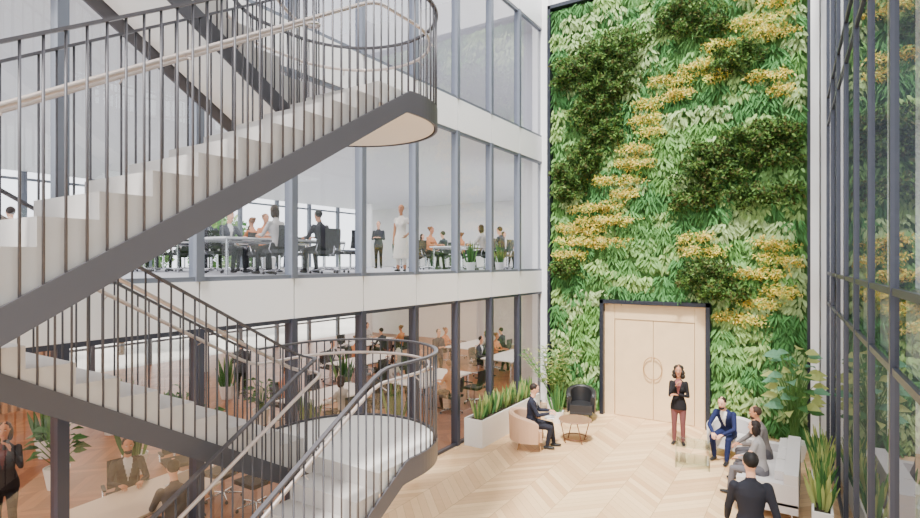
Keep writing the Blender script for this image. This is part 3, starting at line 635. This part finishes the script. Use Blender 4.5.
planter('planter_box',-6.48,-6.02,10.3,13.3,.6,12,.55,(2,3,4,4),.055)
planter('planter_box',-.0,.26,9.3,12.5,.5,11,.62,(2,3,4,4,4),.065)
planter('planter_box',.95,1.3,7.0,12.5,.5,14,.8,(2,3,4,5),.07)
def bigleaf(name,x,y,h,n,L,mi,potr=.22,z=0,wf=.45,sp=.22):
    b=MB(); pot(b,0,0,0,potr,.38)
    for i in range(n):
        a=i*2.4+random.uniform(-.3,.3); t=.35+.65*i/n; zz=.33+(h-.45)*t*random.uniform(.8,1); rr=.06+sp*(1-abs(t-.6))
        p0=(random.uniform(-.05,.05),random.uniform(-.05,.05),.33); p1=(math.cos(a)*rr*.4,math.sin(a)*rr*.4,zz*.75); p2=(math.cos(a)*rr,math.sin(a)*rr,zz)
        b.tube([p0,p1,p2],.008,5,2); b.leaf(p2,(math.cos(a),math.sin(a),.15),(random.uniform(-.5,.5),-.7,.8),L*random.uniform(.7,1.1),L*wf,random.choice(mi),.3)
    return b.build(name,PM,loc=(x,y,z))
bigleaf('potted_rubber_plant',-.3,13.15,2.5,54,.33,(5,5,3,4),.24,wf=.55,sp=.26)
def palm(name,x,y,h,n=22,z=0,mi=(2,4)):
    b=MB(); pot(b,0,0,0,.18,.4)
    for i in range(n):
        a=i*2.4; el=random.uniform(1.05,1.45); d=Vector((math.cos(a)*math.cos(el),math.sin(a)*math.cos(el),math.sin(el))); pts=[]
        for k in range(10):
            t=k/9; pts.append(Vector((0,0,.38))+d*(h-.4)*t+Vector((d.x*.3,d.y*.3,-.35))*t*t*(h-.4)*.4)
        b.tube(pts,.008,5,2)
        for k in range(3,10):
            ax=(pts[k]-pts[k-1]).normalized(); sd=ax.cross(Vector((0,0,1))).normalized()
            for sg in (-1,1): b.leaf(pts[k],ax*.8+sd*sg*.8+Vector((0,0,-.3)),(0,0,1),.24,.05,random.choice(mi),.2)
    return b.build(name,PM,loc=(x,y,z))
palm('potted_palm',-5.8,13.65,2.0)
b=MB(); pot(b,0,0,0,.17,.3); snake(b,0,0,.26,18,.8,.3,(2,3),.07); SP=b.build('potted_snake_plant',PM,loc=(-5.4,13.0,0))
for (x,y,z) in [(-10.9,5.5,0),(-11.6,6.6,0),(-9.2,8.2,0),(-12.3,3.6,0),(-7.6,14.0,3.8),(-7.6,12.4,3.8),(-13,6.2,3.8),(-8.2,10.0,0),(-12,12.2,0),(3.0,9.5,0),(3.2,12,0),(-14.6,10,0),(-13.4,5,0),(-13.9,6.5,0)]: dup(SP,'potted_snake_plant',(x,y,z),random.uniform(0,6),1.3 if z==0 and x<0 else .8)
BL=bigleaf('potted_rubber_plant',-11.4,4.4,1.3,26,.3,(3,6),.2)
for (x,y,z) in [(-12.4,7.4,0),(-11.6,8.9,0),(3.5,8,0),(-12.6,9.9,3.8),(-10.2,6.4,0)]: dup(BL,'potted_rubber_plant',(x,y,z),random.uniform(0,6))
# ------------------------------------------------------------ office people and furniture
pp=[person('office_worker',(-9.0,7.3,3.8),(-1,0),'sit',.46,8,('table','table'),top=srgb(190,185,182),bottom=blk,hair=srgb(50,34,26),style='bob',female=True,voxel=.02),
    person('office_worker',(-11.1,7.6,3.8),(1,0),'sit',.46,8,('table','lap'),top=srgb(64,66,76),bottom=blk,shirt=(.7,.7,.7),hair=srgb(40,28,22),voxel=.02),
    person('office_worker',(-11.1,8.6,3.8),(1,-.2),'sit',.46,5,('table','table'),top=srgb(200,130,90),bottom=blk,hair=srgb(120,80,50),style='bun',female=True,voxel=.02,skin='tan'),
    person('office_worker',(-9.0,8.5,3.8),(-1,.1),'sit',.46,12,('table','table'),top=srgb(48,46,54),bottom=blk,hair=(.02,.02,.02),voxel=.02,skin='tan')]
person('standing_woman',(-8.9,11.1,3.8),(.3,-1),arms=('hips','down'),top=srgb(232,224,214),bottom=(.7,.7,.7),hair=srgb(150,105,60),style='bun',female=True,skirt=True,h=1.72,voxel=.014,skin='tan')
st2=person('office_worker',(-13.5,15.5,3.8),(.5,-1),arms=('crossed','crossed'),top=srgb(60,60,68),bottom=blk,hair=(.03,.02,.02),voxel=.02)
table('meeting_table',(-10.05,8.0,3.8),1.3,3.2)
for y in (7.3,8.5,9.3): chair(-8.95,y,3.8,(-1,0)); chair(-11.15,y+.1,3.8,(1,0))
def group(cx,cy,z,k):
    table('meeting_table',(cx,cy,z),1.2,2.4)
    for i,(dx,dy,f) in enumerate(((-1.05,-.6,(1,0)),(-1.05,.6,(1,0)),(1.05,-.6,(-1,0)),(1.05,.6,(-1,0)))):
        chair(cx+dx,cy+dy,z,f)
        if (k+i)%4!=3: dup(pp[(k+i)%4],'office_worker',(cx+dx*.98,cy+dy,z),math.atan2(f[1],f[0])-math.pi/2)
group(-9.2,12.9,0,0); group(-12.8,14.0,0,1); group(-11.5,19,0,2); group(-15.5,17.5,0,3); group(-9.0,17.5,0,1); group(-10.2,9.9,0,2)
group(-9.5,15.2,3.8,2); group(-13.8,11.5,3.8,0); group(-12.5,17.5,3.8,3); group(-15.5,8,3.8,1); group(-8.9,19,3.8,0); group(-15,4,3.8,2); group(-13.2,8.5,3.8,3)
dup(st2,'office_worker',(-10.8,15.5,0),-2); dup(st2,'office_worker',(-14.2,10.2,0),1)
def tree(x,y):
    n=1600; c=np.array([x,y,4.5]); v=rng.normal(0,1,(n,3)); v/=np.linalg.norm(v,axis=1,keepdims=True); P=c+v*rng.uniform(.6,1,(n,1))*np.array([2,2,2.3])
    e=empty('tree'); C=greens[rng.integers(0,6,n)]*rng.uniform(.4,.9,(n,1))
    leaves('crown',P,rng.normal(0,1,(n,3)),rng.normal(0,1,(n,3)),rng.uniform(.3,.5,n),rng.uniform(.15,.25,n),C,e)
    b=MB(); b.tube([(x,y,-.25),(x+.1,y,1.5),(x,y+.1,4.5)],[.16,.12,.06],8); b.build('trunk',[mat('bark',(.12,.08,.05),.9)],parent=e)
for x,y in ((-27,1),(-28,7),(-27,13),(-28,19),(-26,-4),(12,14),(12.5,18),(12,10),(12,6)): tree(x,y)
# ------------------------------------------------------------ light
w=bpy.data.worlds.new('sky'); scene.world=w; w.use_nodes=True; bg=w.node_tree.nodes['Background']
bg.inputs[0].default_value=(.955,.975,1,1); bg.inputs[1].default_value=3.7
s=bpy.data.lights.new('sun','SUN'); s.energy=9.5; s.angle=math.radians(6); s.color=(1,.965,.92); so=bpy.data.objects.new('sun',s); COL.objects.link(so)
so.rotation_euler=Vector((-.12,.5,-.86)).to_track_quat('-Z','Y').to_euler()
